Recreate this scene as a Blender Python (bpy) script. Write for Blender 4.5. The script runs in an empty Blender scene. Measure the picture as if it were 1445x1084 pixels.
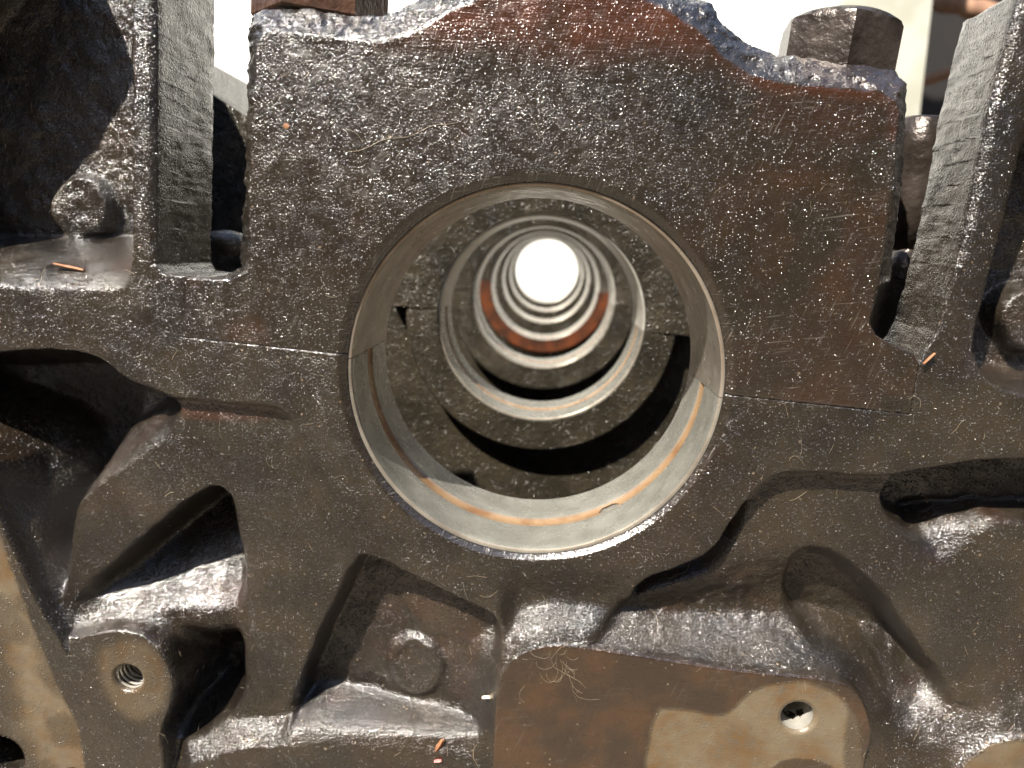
import bpy, math, random
import numpy as np
from mathutils import Matrix, Vector
random.seed(4); rng = np.random.RandomState(7)
S = bpy.context.scene
col = S.collection

# ------------------------------------------------------------ camera
F_PX, W_PX, H_PX = 948.0, 1445.0, 1084.0
YAW, PITCH = -0.05461, 0.19777
CAM = np.array([.00271, -.12053, .02324])
fw = np.array([math.sin(YAW)*math.cos(PITCH), math.cos(YAW)*math.cos(PITCH), -math.sin(PITCH)])
rt = np.array([math.cos(YAW), -math.sin(YAW), 0.0])
up = np.cross(rt, fw)
cd = bpy.data.cameras.new('camera'); cam = bpy.data.objects.new('camera', cd); col.objects.link(cam)
m = Matrix.Identity(4)
for i in range(3):
    m[i][0] = rt[i]; m[i][1] = up[i]; m[i][2] = -fw[i]; m[i][3] = CAM[i]
cam.matrix_world = m
cd.sensor_width = 36; cd.sensor_fit = 'HORIZONTAL'; cd.lens = 36*F_PX/W_PX
cd.clip_start = .005; cd.clip_end = 50
cd.dof.use_dof = True; cd.dof.focus_distance = .124; cd.dof.aperture_fstop = 20
S.camera = cam

# ------------------------------------------------------------ sun, sky
SUN = np.array([-.42*1.72, -1.0, .907*1.72]); SUN /= np.linalg.norm(SUN)
elev = math.asin(SUN[2]); azim = math.atan2(SUN[0], SUN[1])
w = bpy.data.worlds.new('World'); S.world = w; w.use_nodes = True
wn = w.node_tree
sky = wn.nodes.new('ShaderNodeTexSky'); sky.sky_type = 'NISHITA'; sky.sun_disc = False
sky.sun_elevation = elev; sky.sun_rotation = azim
wn.links.new(sky.outputs[0], wn.nodes['Background'].inputs[0])
wn.nodes['Background'].inputs[1].default_value = .085
ld = bpy.data.lights.new('sun', 'SUN'); ld.energy = 5.0; ld.angle = math.radians(.55); ld.color = (1, .95, .87)
sun = bpy.data.objects.new('sun', ld); col.objects.link(sun)
sun.rotation_euler = Vector(SUN).to_track_quat('Z', 'Y').to_euler()
S.view_settings.view_transform = 'Standard'; S.view_settings.look = 'None'
S.view_settings.exposure = 1.5; S.view_settings.gamma = 1

# ------------------------------------------------------------ dimensions (metres)
L, T, R = .10377, .0296, .034       # bulkhead spacing, thickness, journal radius
RB = .0348                          # housing bore

def P(px, py, d=0.0):
    """the point on the plane y = d that the photograph shows at (px, py)"""
    v = fw*F_PX + rt*(px-W_PX/2) + up*(H_PX/2-py)
    k = (d-CAM[1])/v[1]
    q = CAM+v*k
    return (q[0], q[2])
def PP(pts, d=0.0): return np.array([P(x, y, d) for x, y in pts])
def P3(px, py, d=0.0):
    x, z = P(px, py, d); return Vector((x, d, z))
a0, a1 = P(256, 476), P(1285, 585)
ROLL = math.atan2(a1[1]-a0[1], a1[0]-a0[0])     # the parting line tilts down to the right

def chaikin(p, n=2):
    for _ in range(n):
        q = np.roll(p, -1, 0)
        p = np.stack([.75*p+.25*q, .25*p+.75*q], 1).reshape(-1, 2)
    return p

def sdf(X, Z, poly, margin=.02):
    """signed distance, negative inside; outside the margin a large value"""
    lo = poly.min(0)-margin; hi = poly.max(0)+margin
    sel = (X > lo[0]) & (X < hi[0]) & (Z > lo[1]) & (Z < hi[1])
    x = X[sel]; z = Z[sel]
    d2 = np.full(x.shape, 1e9); inside = np.zeros(x.shape, bool)
    n = len(poly)
    for i in range(n):
        ax, az = poly[i]; bx, bz = poly[(i+1) % n]
        ex, ez = bx-ax, bz-az
        l2 = ex*ex+ez*ez
        if l2 < 1e-16: continue
        t = np.clip(((x-ax)*ex+(z-az)*ez)/l2, 0, 1)
        d2 = np.minimum(d2, (x-ax-t*ex)**2+(z-az-t*ez)**2)
        if ez != 0:
            c = ((az > z) != (bz > z)) & (x < (bx-ax)*(z-az)/ez+ax)
            inside ^= c
    d = np.sqrt(d2); d[inside] *= -1
    out = np.full(X.shape, margin); out[sel] = np.minimum(d, margin) 
    return out

def sstep(a, b, x):
    t = np.clip((x-a)/(b-a), 0, 1); return t*t*(3-2*t)

def vnoise(X, Z, cell, seed):
    """smooth value noise, about -1..1"""
    r = np.random.RandomState(seed); n = 256
    g = r.rand(n, n)*2-1
    u = X/cell+1000.3; v = Z/cell+1000.7
    i = np.floor(u).astype(int); j = np.floor(v).astype(int)
    fu = u-i; fv = v-j; fu = fu*fu*(3-2*fu); fv = fv*fv*(3-2*fv)
    i0 = i % n; i1 = (i+1) % n; j0 = j % n; j1 = (j+1) % n
    return (g[i0, j0]*(1-fu)+g[i1, j0]*fu)*(1-fv)+(g[i0, j1]*(1-fu)+g[i1, j1]*fu)*fv
def fbm(X, Z, cell, seed, octs=3):
    a = 1; s = 0
    for k in range(octs):
        s = s+a*vnoise(X*math.cos(k)+Z*math.sin(k), -X*math.sin(k)+Z*math.cos(k), cell, seed+k); cell /= 2.1; a *= .5
    return s

# ------------------------------------------------------------ materials
class NT:
    def __init__(s, name):
        s.m = bpy.data.materials.new(name); s.m.use_nodes = True; s.t = s.m.node_tree
        s.b = s.t.nodes['Principled BSDF']; s.o = s.t.nodes['Material Output']
        s.co = s.t.nodes.new('ShaderNodeTexCoord').outputs['Object']
    def n(s, typ, **kw):
        nd = s.t.nodes.new(typ)
        for k, v in kw.items(): setattr(nd, k, v)
        return nd
    def L(s, a, b): s.t.links.new(a, b)
    def mapping(s, scale, rot=(0, 0, 0)):
        p = s.n('ShaderNodeMapping'); p.inputs['Rotation'].default_value = rot
        q = s.n('ShaderNodeMapping'); q.inputs['Scale'].default_value = scale
        s.L(s.co, p.inputs[0]); s.L(p.outputs[0], q.inputs[0]); return q.outputs[0]
    def noise(s, scale, detail=3, rough=.55, vec=None, dist=0):
        q = s.n('ShaderNodeTexNoise'); q.inputs['Scale'].default_value = scale; q.inputs['Detail'].default_value = detail
        q.inputs['Roughness'].default_value = rough; q.inputs['Distortion'].default_value = dist
        s.L(vec or s.co, q.inputs['Vector']); return q.outputs['Fac']
    def ramp(s, fac, a, b, lo=0, hi=1):
        q = s.n('ShaderNodeMapRange'); q.inputs[1].default_value = a; q.inputs[2].default_value = b
        q.inputs[3].default_value = lo; q.inputs[4].default_value = hi
        q.interpolation_type = 'SMOOTHSTEP'
        s.L(fac, q.inputs[0]); return q.outputs[0]
    def attr(s, name):
        q = s.n('ShaderNodeAttribute'); q.attribute_name = name; return q.outputs['Fac']
    def math(s, op, a, b=None, c=None):
        q = s.n('ShaderNodeMath', operation=op)
        for i, v in enumerate((a, b, c)):
            if v is None: continue
            if isinstance(v, (int, float)): q.inputs[i].default_value = v
            else: s.L(v, q.inputs[i])
        return q.outputs[0]
    def mix(s, fac, a, b):
        q = s.n('ShaderNodeMix', data_type='RGBA')
        for i, v in ((0, fac), (6, a), (7, b)):
            if isinstance(v, tuple): q.inputs[i].default_value = v+(1,)
            elif isinstance(v, (int, float)): q.inputs[i].default_value = v
            else: s.L(v, q.inputs[i])
        return q.outputs[2]
    def mixf(s, fac, a, b):
        q = s.n('ShaderNodeMix', data_type='FLOAT')
        for i, v in ((0, fac), (2, a), (3, b)):
            if isinstance(v, (int, float)): q.inputs[i].default_value = v
            else: s.L(v, q.inputs[i])
        return q.outputs[0]
    def set(s, name, v):
        if isinstance(v, tuple): s.b.inputs[name].default_value = v+(1,)
        elif isinstance(v, (int, float)): s.b.inputs[name].default_value = v
        else: s.L(v, s.b.inputs[name])
    def bump(s, h, dist, strength=1.0):
        q = s.n('ShaderNodeBump'); q.inputs['Distance'].default_value = dist
        if isinstance(strength, (int, float)): q.inputs['Strength'].default_value = strength
        else: s.L(strength, q.inputs['Strength'])
        s.L(h, q.inputs['Height']); s.L(q.outputs[0], s.b.inputs['Normal']); s.L(q.outputs[0], s.b.inputs['Coat Normal']); return q

def mat_iron(name, base=(.016, .0125, .009), base2=(.036, .0265, .0155), grain=1.0, gs=1.0, coat=1.0, rough=(.11, .27), metallic=.3):
    """oily cast iron; the zones tan / brown / smooth / red come from the face's own painted attributes"""
    s = NT(name)
    tan, brown, smooth, red = (s.attr(k) for k in ('tan', 'brown', 'smooth', 'red'))
    n1 = s.noise(70, 4); n2 = s.noise(420, 3); n3 = s.noise(1700, 2)
    c = s.mix(s.ramp(n1, .35, .68), base, base2)
    c = s.mix(s.ramp(n2, .52, .75, 0, .6), c, (.016, .012, .010))
    c = s.mix(s.math('MULTIPLY', smooth, s.ramp(n1, .25, .8, .25, .9)), c, (.028, .021, .0145))
    nb = s.noise(110, 4, .6)
    c = s.mix(s.math('MULTIPLY', red, s.ramp(nb, .3, .65, .35, 1)), c, (.085, .030, .015))
    c = s.mix(brown, c, s.mix(s.ramp(nb, .35, .7), (.034, .021, .013), (.066, .033, .015)))
    c = s.mix(tan, c, s.mix(s.ramp(nb, .3, .7), s.mix(s.ramp(n2, .4, .7), (.120, .068, .028), (.098, .071, .043)), (.152, .119, .076)))
    # grit and dust specks lying in the oil film, colour brightened for more sparkle
    v = s.n('ShaderNodeTexVoronoi'); v.inputs['Scale'].default_value = 520; s.L(s.co, v.inputs['Vector'])
    dust_glint = s.math('MULTIPLY', s.ramp(v.outputs['Distance'], .10, .17, 1, 0), s.ramp(s.noise(900, 1), .56, .62))
    c = s.mix(s.math('MULTIPLY', dust_glint, .8), c, (.20, .15, .10))
    sc1 = s.noise(1.0, 2, .5, s.mapping((2600, 200, 170), (0, -.42, 0)), .3)
    sc2 = s.noise(1.0, 2, .5, s.mapping((190, 200, 2800), (0, .12, 0)), .4)
    scm = s.math('MULTIPLY', s.ramp(s.math('MAXIMUM', sc1, sc2), .61, .70), s.math('MULTIPLY', smooth, s.ramp(s.noise(60, 2), .42, .6)))
    c = s.mix(s.math('MULTIPLY', scm, .35), c, (.15, .13, .11))
    s.set('Base Color', c)
    s.set('Metallic', s.mixf(tan, metallic, .1))
    r = s.ramp(n2, .3, .7, rough[0], rough[1])
    r = s.mixf(smooth, r, s.ramp(n2, .3, .7, .16, .32))
    r = s.mixf(brown, r, s.ramp(n2, .35, .7, .16, .34))
    s.set('Roughness', s.mixf(tan, r, s.ramp(n2, .3, .7, .32, .55)))
    s.set('Specular IOR Level', .6)
    # relief: sand-cast pebbling, turned / ground marks on machined faces
    g1 = s.noise(800*gs, 2, .6); g2 = s.noise(3400*gs, 2, .6)
    h = s.math('ADD', s.math('MULTIPLY', g1, .85), s.math('MULTIPLY', g2, 1.05))
    vd = s.n('ShaderNodeTexVoronoi'); vd.inputs['Scale'].default_value = 2300*gs; s.L(s.co, vd.inputs['Vector'])
    sp = s.n('ShaderNodeSeparateColor'); s.L(vd.outputs['Color'], sp.inputs[0])
    grit = s.math('MULTIPLY', s.ramp(sp.outputs[0], .30, .88), s.ramp(vd.outputs['Distance'], .05, .5, 1, 0))
    h = s.math('ADD', h, s.math('MULTIPLY', grit, 1.45))
    h = s.math('MULTIPLY', h, s.ramp(s.noise(240, 3, .6), .35, .65, .75, 1.15))
    s.set('Coat Weight', s.mixf(tan, coat, .2)); s.set('Coat Roughness', .075); s.set('Coat IOR', 1.65)
    flat = s.math('MAXIMUM', s.math('MULTIPLY', smooth, .35), s.math('MAXIMUM', s.math('MULTIPLY', tan, .9), s.math('MULTIPLY', brown, .86)))
    h = s.math('MULTIPLY', h, s.math('SUBTRACT', 1.0, flat))
    scr = s.noise(1.0, 3, .6, s.mapping((160, 200, 2600), (0, -.08, 0)), .4)
    scr2 = s.noise(1.0, 2, .6, s.mapping((2600, 200, 200), (0, -.35, 0)), .3)
    h = s.math('ADD', h, s.math('MULTIPLY', s.math('ADD', scr, scr2), s.math('MULTIPLY', s.math('MULTIPLY', flat, .55), s.math('SUBTRACT', 1.0, s.math('MULTIPLY', tan, .65)))))
    s.bump(h, .00020*grain)
    return s.m

def mat_shell(name, grooved):
    s = NT(name)
    z = s.noise(1.0, 3, .6, s.mapping((40, 2600, 40)))
    n = s.noise(160, 4)
    c = s.mix(s.ramp(n, .35, .7), (.27, .262, .225), (.36, .35, .305)) if grooved else s.mix(s.ramp(n, .3, .7), (.33, .285, .23), (.46, .42, .36))
    c = s.mix(s.math('MULTIPLY', s.ramp(s.noise(700, 3), .70, .78, 0, .5), s.math('SUBTRACT', 1.0, s.attr('brown'))), c, (.09, .06, .035))
    g = s.attr('brown')
    c = s.mix(g, c, s.mix(s.ramp(n, .3, .6), (.19, .095, .042), (.29, .185, .10)))
    s.set('Base Color', c); s.set('Metallic', s.mixf(g, .62 if grooved else .8, .3))
    s.set('Roughness', s.ramp(s.noise(300, 3), .3, .7, .22, .34) if grooved else s.ramp(s.noise(300, 3), .3, .7, .26, .40))
    s.bump(s.math('ADD', z, s.math('MULTIPLY', s.noise(800, 3), .4)), .00003 if grooved else .00005)
    return s.m

def mat_plain(name, c1, c2, rough=.6, scale=60, metallic=0, bump=.0, bscale=400, spec=.5):
    s = NT(name)
    s.set('Base Color', s.mix(s.ramp(s.noise(scale, 4), .35, .65), c1, c2))
    s.set('Roughness', rough); s.set('Metallic', metallic); s.set('Specular IOR Level', spec)
    if bump: s.bump(s.noise(bscale, 4), bump)
    return s.m

M = {
 'iron': mat_iron('oily_cast_iron'),
 'cap': mat_iron('oily_machined_iron'),
 'inner': mat_iron('oily_inner_iron', base=(.026, .022, .015), base2=(.050, .040, .026), grain=1.5, gs=.5, coat=.15),
 'fringe': mat_iron('wet_cast_iron', rough=(.12, .3), grain=1.3),
 'shell_low': mat_shell('grey_bearing_metal', True),
 'shell_up': mat_shell('brushed_bearing_metal', False),
 'ring': mat_plain('pale_bearing_metal', (.42, .39, .33), (.55, .52, .46), .34, 200, .5),
 'rust': mat_plain('orange_oil_stain', (.11, .034, .014), (.035, .018, .012), .25, 90, .0, .0002, 300),
 'bolt': mat_plain('oily_steel', (.030, .022, .017), (.07, .055, .045), .3, 150, .5, .00025, 700),
 'boltrust': mat_plain('rusty_oily_steel', (.05, .025, .015), (.10, .05, .03), .35, 150, .2, .00025, 700),
 'brass': mat_plain('brass_edge', (.45, .25, .08), (.30, .15, .05), .3, 300, .7),
 'sheet': mat_plain('cream_cloth', (.80, .79, .72), (.86, .85, .80), .9, 3),
 'post': mat_plain('weathered_post', (.34, .33, .26), (.44, .43, .36), .9, 14),
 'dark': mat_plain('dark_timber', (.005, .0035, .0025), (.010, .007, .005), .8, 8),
 'twig': mat_plain('brown_bark', (.16, .08, .045), (.26, .14, .08), .8, 40),
 'ground': mat_plain('dusty_ground', (.09, .07, .05), (.13, .11, .08), .95, 9),
 'lint': mat_plain('pale_fibre', (.26, .20, .13), (.38, .31, .21), .7, 300),
 'straw': mat_plain('pale_straw', (.62, .52, .34), (.72, .63, .46), .6, 300),
 'rustbit': mat_plain('rust_flake', (.16, .06, .02), (.26, .12, .05), .7, 600),
 'redbit': mat_plain('red_speck', (.35, .06, .05), (.42, .14, .11), .5, 600),
}

# ------------------------------------------------------------ object helpers
def link(name, me, mat, parent=None):
    o = bpy.data.objects.new(name, me); col.objects.link(o)
    if mat and not me.materials: me.materials.append(mat)
    if parent: o.parent = parent
    return o
def tag(o, label=None, cat=None, group=None, kind=None):
    for k, v in (('label', label), ('category', cat), ('group', group), ('kind', kind)):
        if v: o[k] = v
    return o
def mesh(name, V, Fc, smooth=True):
    me = bpy.data.meshes.new(name); me.from_pydata([tuple(map(float, v)) for v in V], [], Fc); me.validate(); me.update()
    if smooth: me.polygons.foreach_set('use_smooth', [True]*len(me.polygons))
    return me
def fast_mesh(name, V, Q):
    me = bpy.data.meshes.new(name)
    me.vertices.add(len(V)); me.vertices.foreach_set('co', V.astype(np.float32).ravel())
    me.loops.add(Q.size); me.loops.foreach_set('vertex_index', Q.astype(np.int32).ravel())
    me.polygons.add(len(Q)); me.polygons.foreach_set('loop_start', np.arange(0, Q.size, 4, dtype=np.int32))
    me.polygons.foreach_set('loop_total', np.full(len(Q), 4, dtype=np.int32))
    me.polygons.foreach_set('use_smooth', np.ones(len(Q), bool))
    me.update(calc_edges=True); me.validate()
    return me
def set_attr(me, name, arr):
    a = me.attributes.new(name, 'FLOAT', 'POINT'); a.data.foreach_set('value', arr.astype(np.float32))

def relief(name, X, Z, H, S_in, step, attrs, mat, parent, back, steps=10, rough=.00018):
    """a surface y = -H over the region S_in > 0 (metres), its border snapped to the outline and
    carried straight back to y = back(x, z)"""
    nz, nx = X.shape
    c = (S_in[:-1, :-1]+S_in[1:, :-1]+S_in[:-1, 1:]+S_in[1:, 1:])/4
    keep = c > 0
    idx = np.arange(nz*nx).reshape(nz, nx)
    Q = np.stack([idx[:-1, :-1][keep], idx[:-1, 1:][keep], idx[1:, 1:][keep], idx[1:, :-1][keep]], 1)
    gz, gx = np.gradient(S_in, step)
    gl = np.maximum(np.hypot(gx, gz), .3)
    used = np.zeros(nz*nx, bool); used[Q.ravel()] = True
    e = np.concatenate([Q[:, [0, 1]], Q[:, [1, 2]], Q[:, [2, 3]], Q[:, [3, 0]]])
    key = np.sort(e, 1); k = key[:, 0].astype(np.int64)*nz*nx+key[:, 1]
    u, inv, cnt = np.unique(k, return_inverse=True, return_counts=True)
    be = e[cnt[inv] == 1]
    bv = np.unique(be)
    Xf = X.ravel().copy(); Zf = Z.ravel().copy(); s = S_in.ravel()
    mv = np.clip(s[bv], -1.2*step, 1.2*step)
    Xf[bv] -= mv*gx.ravel()[bv]/gl.ravel()[bv]**1; Zf[bv] -= mv*gz.ravel()[bv]/gl.ravel()[bv]**1
    Y = -H.ravel()
    remap = -np.ones(nz*nx, int); remap[used] = np.arange(used.sum())
    V = np.stack([Xf[used], Y[used], Zf[used]], 1)
    Q = remap[Q]
    ats = {k_: v.ravel()[used] for k_, v in attrs.items()}
    # skirt
    b2 = remap[bv]; n0 = len(V); nb = len(bv)
    loc = -np.ones(nz*nx, int); loc[bv] = np.arange(nb)
    rows = [b2]; Vs = [V]
    bx = V[b2, 0]; bz = V[b2, 2]; by = V[b2, 1]
    nxn = -gx.ravel()[bv]/gl.ravel()[bv]; nzn = -gz.ravel()[bv]/gl.ravel()[bv]
    yb = back(bx, bz)
    for j in range(1, steps+1):
        t = j/steps
        y = by+(yb-by)*t
        d = rough*(vnoise(bx*1.3+y*2.1, bz+y*1.7, .0021, 77)+.5*vnoise(bx+y, bz*1.1-y*1.9, .0009, 78))*min(1, 3*t)
        Vs.append(np.stack([bx+nxn*d, y, bz+nzn*d], 1)); rows.append(np.arange(n0+(j-1)*nb, n0+j*nb))
    E = loc[be]
    Qs = [Q]
    for j in range(steps):
        A, B = rows[j], rows[j+1]
        Qs.append(np.stack([A[E[:, 1]], A[E[:, 0]], B[E[:, 0]], B[E[:, 1]]], 1))
    me = fast_mesh(name, np.concatenate(Vs), np.concatenate(Qs))
    for k_, v in ats.items():
        wall = v[b2]*0.0+(.8 if k_ == 'smooth' else 0)
        set_attr(me, k_, np.concatenate([v]+[wall]*steps))
    return link(name, me, mat, parent)

# ------------------------------------------------------------ the engine block
block = bpy.data.objects.new('engine_block', None); col.objects.link(block)
tag(block, 'oily dark cast iron engine block seen end on with its round main bearing bore open', 'engine block')

STEP = .00027
x0, z1 = P(-330, -200); x1, z0 = P(1650, 1250)
xs = np.arange(x0, x1, STEP); zs = np.arange(z0, z1, STEP)
X, Z = np.meshgrid(xs, zs)
RAD = np.hypot(X, Z)
# cast edges wander a little
WX = X+.00022*fbm(X, Z, .0035, 11); WZ = Z+.00022*fbm(X, Z, .0035, 15)
MM = .001
def zone(pts, a, b, d=0.0, warp=True, it=2):
    """1 inside the outline, 0 outside; ramp from signed distance a to b in mm (negative = inside)"""
    s = sdf(WX if warp else X, WZ if warp else Z, chaikin(PP(pts, d), it))
    return sstep(b*MM, a*MM, s) if b > a else sstep(b*MM, a*MM, s)
def put(H, z, t): return H+(z*MM-H)*t
def circ(px, py, rpx, d, n=28, ry=None):
    ry = ry or rpx
    return [(px+rpx*math.cos(i*2*math.pi/n), py+ry*math.sin(i*2*math.pi/n)) for i in range(n)]

H = np.zeros_like(X)
PXs = W_PX/2  # pixel coordinates of every grid point (on y = 0), for tilted floors
D = np.stack([X-CAM[0], np.full_like(X, -CAM[1]), Z-CAM[2]], -1)
dep = D@fw; PXg = W_PX/2+F_PX*(D@rt)/dep; PYg = H_PX/2-F_PX*(D@up)/dep

# --- lower left: ground around the boss lies 2 mm lower
LL = [(100, 500), (150, 522), (172, 543), (215, 557), (300, 566), (392, 573), (412, 590), (428, 640), (455, 705), (512, 782), (470, 860), (400, 1060), (200, 1300), (-300, 1300), (-300, 500)]
H = put(H, -2.3, zone(LL, -.9, .1))
# --- lower right: the same, 3 mm lower, falling away to the valley
RRp = [(880, 868), (893, 845), (910, 822), (960, 803), (1000, 788), (1030, 745), (1055, 705), (1078, 678), (1110, 664), (1180, 669), (1250, 673), (1330, 658), (1445, 655), (1700, 650), (1700, 1300), (760, 1300), (790, 930)]
valley = -3.2-5.5*sstep(760, 880, PYg-.25*(1130-PXg)*(PXg < 1130))*sstep(1500, 1260, PXg)
H = put(H, valley, zone(RRp, -1.2, .1))
hump = [(1140, 770), (1195, 795), (1250, 855), (1300, 925), (1345, 985), (1360, 1020), (1420, 1000), (1700, 990), (1700, 640), (1120, 640), (1100, 740)]
H = put(H, -3.2-.8*sstep(1240, 1440, PXg), (zone(hump, -3.0, 2.2)*(1-sstep(1150, 1190, PXg))+zone(hump, -1.7, .6)*sstep(1150, 1190, PXg))*zone(RRp, -1.2, .1))
vcut = [(1128, 800), (1150, 781), (1195, 798), (1250, 853), (1300, 923), (1345, 983), (1354, 1015), (1352, 1100), (1330, 1300), (1185, 1300), (1212, 1080), (1222, 1010), (1206, 968), (1188, 946), (1150, 925), (1122, 870)]
vf = np.interp(PYg+.25*(1280-PXg), [780, 850, 930, 1045, 1110], [-4.5, -9.5, -13.5, -3.0, -1.0])
H = put(H, vf, zone(vcut, -1.9, .5))
cave = [(888, 856), (903, 824), (955, 804), (1000, 787), (1032, 742), (1062, 700), (1062, 730), (1040, 780), (1018, 812), (1000, 826), (960, 838), (915, 852), (897, 872)]
H = put(H, -8.0, zone(cave, -2.0, .4))
rdeep = [(1700, 645), (1445, 650), (1400, 650), (1350, 656), (1320, 668), (1278, 678), (1256, 700), (1260, 728), (1284, 750), (1315, 768), (1340, 768), (1372, 752), (1395, 756), (1420, 744), (1445, 752), (1700, 745)]
H = put(H, -11, zone(rdeep, -2.0, .3))
r1 = zone([(1285, 738), (1445, 735), (1700, 735), (1700, 1000), (1445, 880), (1390, 850), (1330, 805)], -3, 1.5)
H = H-r1*MM*np.clip(8.5-.72*(.6*(PXg-1285)+.8*(PYg-742))/7.87, 0, 8)
# --- pocket 1, left middle: shallow shelf on the right, deep well on the left
pk1 = [(-300, 505), (0, 503), (30, 496), (100, 497), (145, 510), (168, 541), (215, 557), (246, 573), (252, 592), (216, 638), (150, 684), (97, 722), (87, 765), (88, 810), (80, 862), (45, 800), (8, 700), (-20, 640), (-300, 560)]
pe = np.interp(PXg, [60, 97, 150, 216, 252, 300], [745, 722, 684, 638, 592, 560])
de = np.clip((pe-PYg)/7.87, 0, 40)
H = put(H, -np.minimum(1.0+.95*de+de**2/40, 13), zone(pk1, -.9, .2))
pk1b = [(-300, 503), (0, 502), (100, 500), (140, 515), (150, 560), (135, 620), (115, 690), (92, 735), (87, 800), (80, 862), (45, 800), (8, 700), (-20, 640), (-300, 560)]
H = put(H, -27, zone(pk1b, -6.5, .6))
# --- pocket 2, beside the tapped boss
pk2 = [(80, 868), (120, 832), (180, 780), (240, 728), (288, 694), (312, 700), (316, 745), (328, 800), (330, 860), (328, 940), (326, 1000), (300, 1032), (236, 1058), (180, 1000), (120, 900)]
fl2 = -3.5-1.05*np.clip((872-PYg)/7.87, 0, 30)*sstep(60, 200, PXg)-1.6*np.clip((872-PYg)/7.87, 0, 3)/3-17*sstep(890, 985, PYg)*sstep(150, 260, PXg)
H = put(H, fl2, zone(pk2, -2.2, .5))
H = H-1.3*MM*zone([(318, 740), (350, 800), (352, 900), (345, 985), (318, 1010), (300, 900)], -2.5, 1.8)
# --- pocket 3, under the bore
pk3 = [(513, 783), (560, 803), (640, 843), (688, 863), (706, 884), (708, 920), (701, 960), (692, 1040), (640, 1038), (540, 1030), (440, 1024), (404, 1042), (411, 985), (440, 915), (470, 850), (498, 795)]
d3 = np.clip((np.interp(PXg, [400, 440, 560, 700], [1040, 1028, 1040, 1050])-PYg)/7.87, 0, 60)
H = put(H, np.maximum(-9.5+4.2*sstep(470, 690, PXg), -(.3+.8*d3+d3**2/1.5)), zone(pk3, -1.6, .3))
bos = zone(circ(585, 941, 43, .006), -.9, .5, .006)
H = H+bos*1.5*MM*(1-.35*sstep(.0, .9, zone(circ(585, 941, 30, .006), -1.5, .5, .006)))
# --- proud flange along the bottom, with the pad, the tapped boss and the tan machined rib
bot = [(238, 1062), (300, 1044), (345, 1030), (400, 1030), (450, 1022), (560, 1032), (640, 1042), (698, 1060), (700, 1400), (200, 1400)]
H = put(H, 1.8, np.clip(.5-(sdf(WX, WZ, chaikin(PP(bot), 2), .02)/MM+.6)/4.6, 0, 1))
boss2 = [(92, 886), (112, 892), (140, 884), (170, 879), (205, 884), (232, 905), (250, 935), (256, 965), (246, 1000), (234, 1030), (240, 1064), (270, 1400), (160, 1400), (130, 1000)]
H = put(H, 1.6, zone(boss2, -.8, .5))
rib = [(-300, 500), (-20, 630), (2, 700), (22, 750), (50, 815), (78, 868), (100, 900), (160, 1030), (260, 1400), (-300, 1400)]
H = put(H, 1.6, zone(rib, -.7, .2, warp=False))
pad = [(690, 1400), (697, 1020), (702, 965), (712, 935), (735, 914), (765, 904), (800, 902), (880, 913), (960, 926), (1040, 938), (1075, 941), (1110, 944), (1150, 948), (1190, 956), (1208, 970), (1220, 1000), (1226, 1030), (1212, 1070), (1190, 1400)]
npad = np.interp(PXg, [700, 735, 765, 800, 880, 960], [960, 914, 904, 902, 913, 926])
nk = np.clip(PXg-705, 0, 25)/25*np.clip(905-PXg, 0, 35)/35
H = np.where((nk > 0) & (PYg < npad) & (PYg > 740), H-nk*MM*3.4*sstep(785, 862, PYg)*sstep(0, 45, npad-PYg), H)
ramp_ = np.clip((7.5-sdf(WX, WZ, chaikin(PP(pad), 2), .02)/MM)/7.7, 0, 1)**1.15
ramp_ = ramp_*np.clip((PYg-npad+64)/40, 0, 1)
H = np.where(ramp_ > 0, np.maximum(H, H+(1.7*MM-H)*ramp_*.85), H)
H = put(H, 2.0, zone(pad, -.35, .25, warp=False))
disc = circ(1440, 1135, 108, 0, ry=100)
H = put(H, -.5, np.clip(1-sdf(WX, WZ, PP(disc), .02)/MM/10.5, 0, 1)); H = put(H, 1.0, zone(disc, -.8, .6, warp=False))
# --- pocket 0, upper left; its upper and left rims lie outside the picture and shade the floor
d0 = .020
rim = []
for p in [(190, 140), (152, 183), (142, 208), (106, 247), (82, 268), (80, 310), (95, 343), (95, 362), (0, 386), (-120, 400)]:
    q = np.array(P(p[0], p[1], d0)); sh = d0*np.array([SUN[0], SUN[2]])/(-SUN[1])
    rim.append(q+sh)
rim = np.array(rim)
pk0 = np.concatenate([PP([(186, -400), (186, 200), (186, 350), (180, 396), (165, 412), (100, 412), (0, 402), (-110, 390), (-210, 380)]), rim[::-1][2:], PP([(20, -500)])])
s0 = sdf(WX, WZ, chaikin(pk0, 2))
H = put(H, -20, sstep(.0001, -.0042, s0))
dz = np.clip((Z-P(60, 408)[1])/MM, 0, 60)
H = np.where(s0 < 0, np.maximum(H, -MM*(.9*dz+dz**2/8.5)*sstep(.0003, -.0006, s0)), H)
b0 = zone(circ(123, 293, 42, d0, ry=45), -.5, .4, d0)
H = H+b0*2.8*MM
# --- pocket at the right edge with its round boss
pkr = [(1700, 100), (1500, 120), (1452, 200), (1428, 290), (1402, 390), (1383, 460), (1378, 500), (1392, 535), (1430, 556), (1500, 566), (1700, 570)]
H = put(H, -13, zone(pkr, -3.2, .3))
H = H+zone(circ(1452, 450, 46, .011), -.5, .3, .011)*5.5*MM
# --- right rib: left of this edge brown face rises to the bright ridge line
rr = sdf(X, Z, PP([(1300, 512), (1325, 470), (1345, 400), (1365, 320), (1380, 250), (1400, 150), (1425, 50), (1443, -14), (1800, -60), (1800, 620), (1390, 600)]))
H = H-2.2*MM*sstep(-.0035, -.010, rr)*sstep(560, 470, PYg)*(PXg > 1290)
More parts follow.
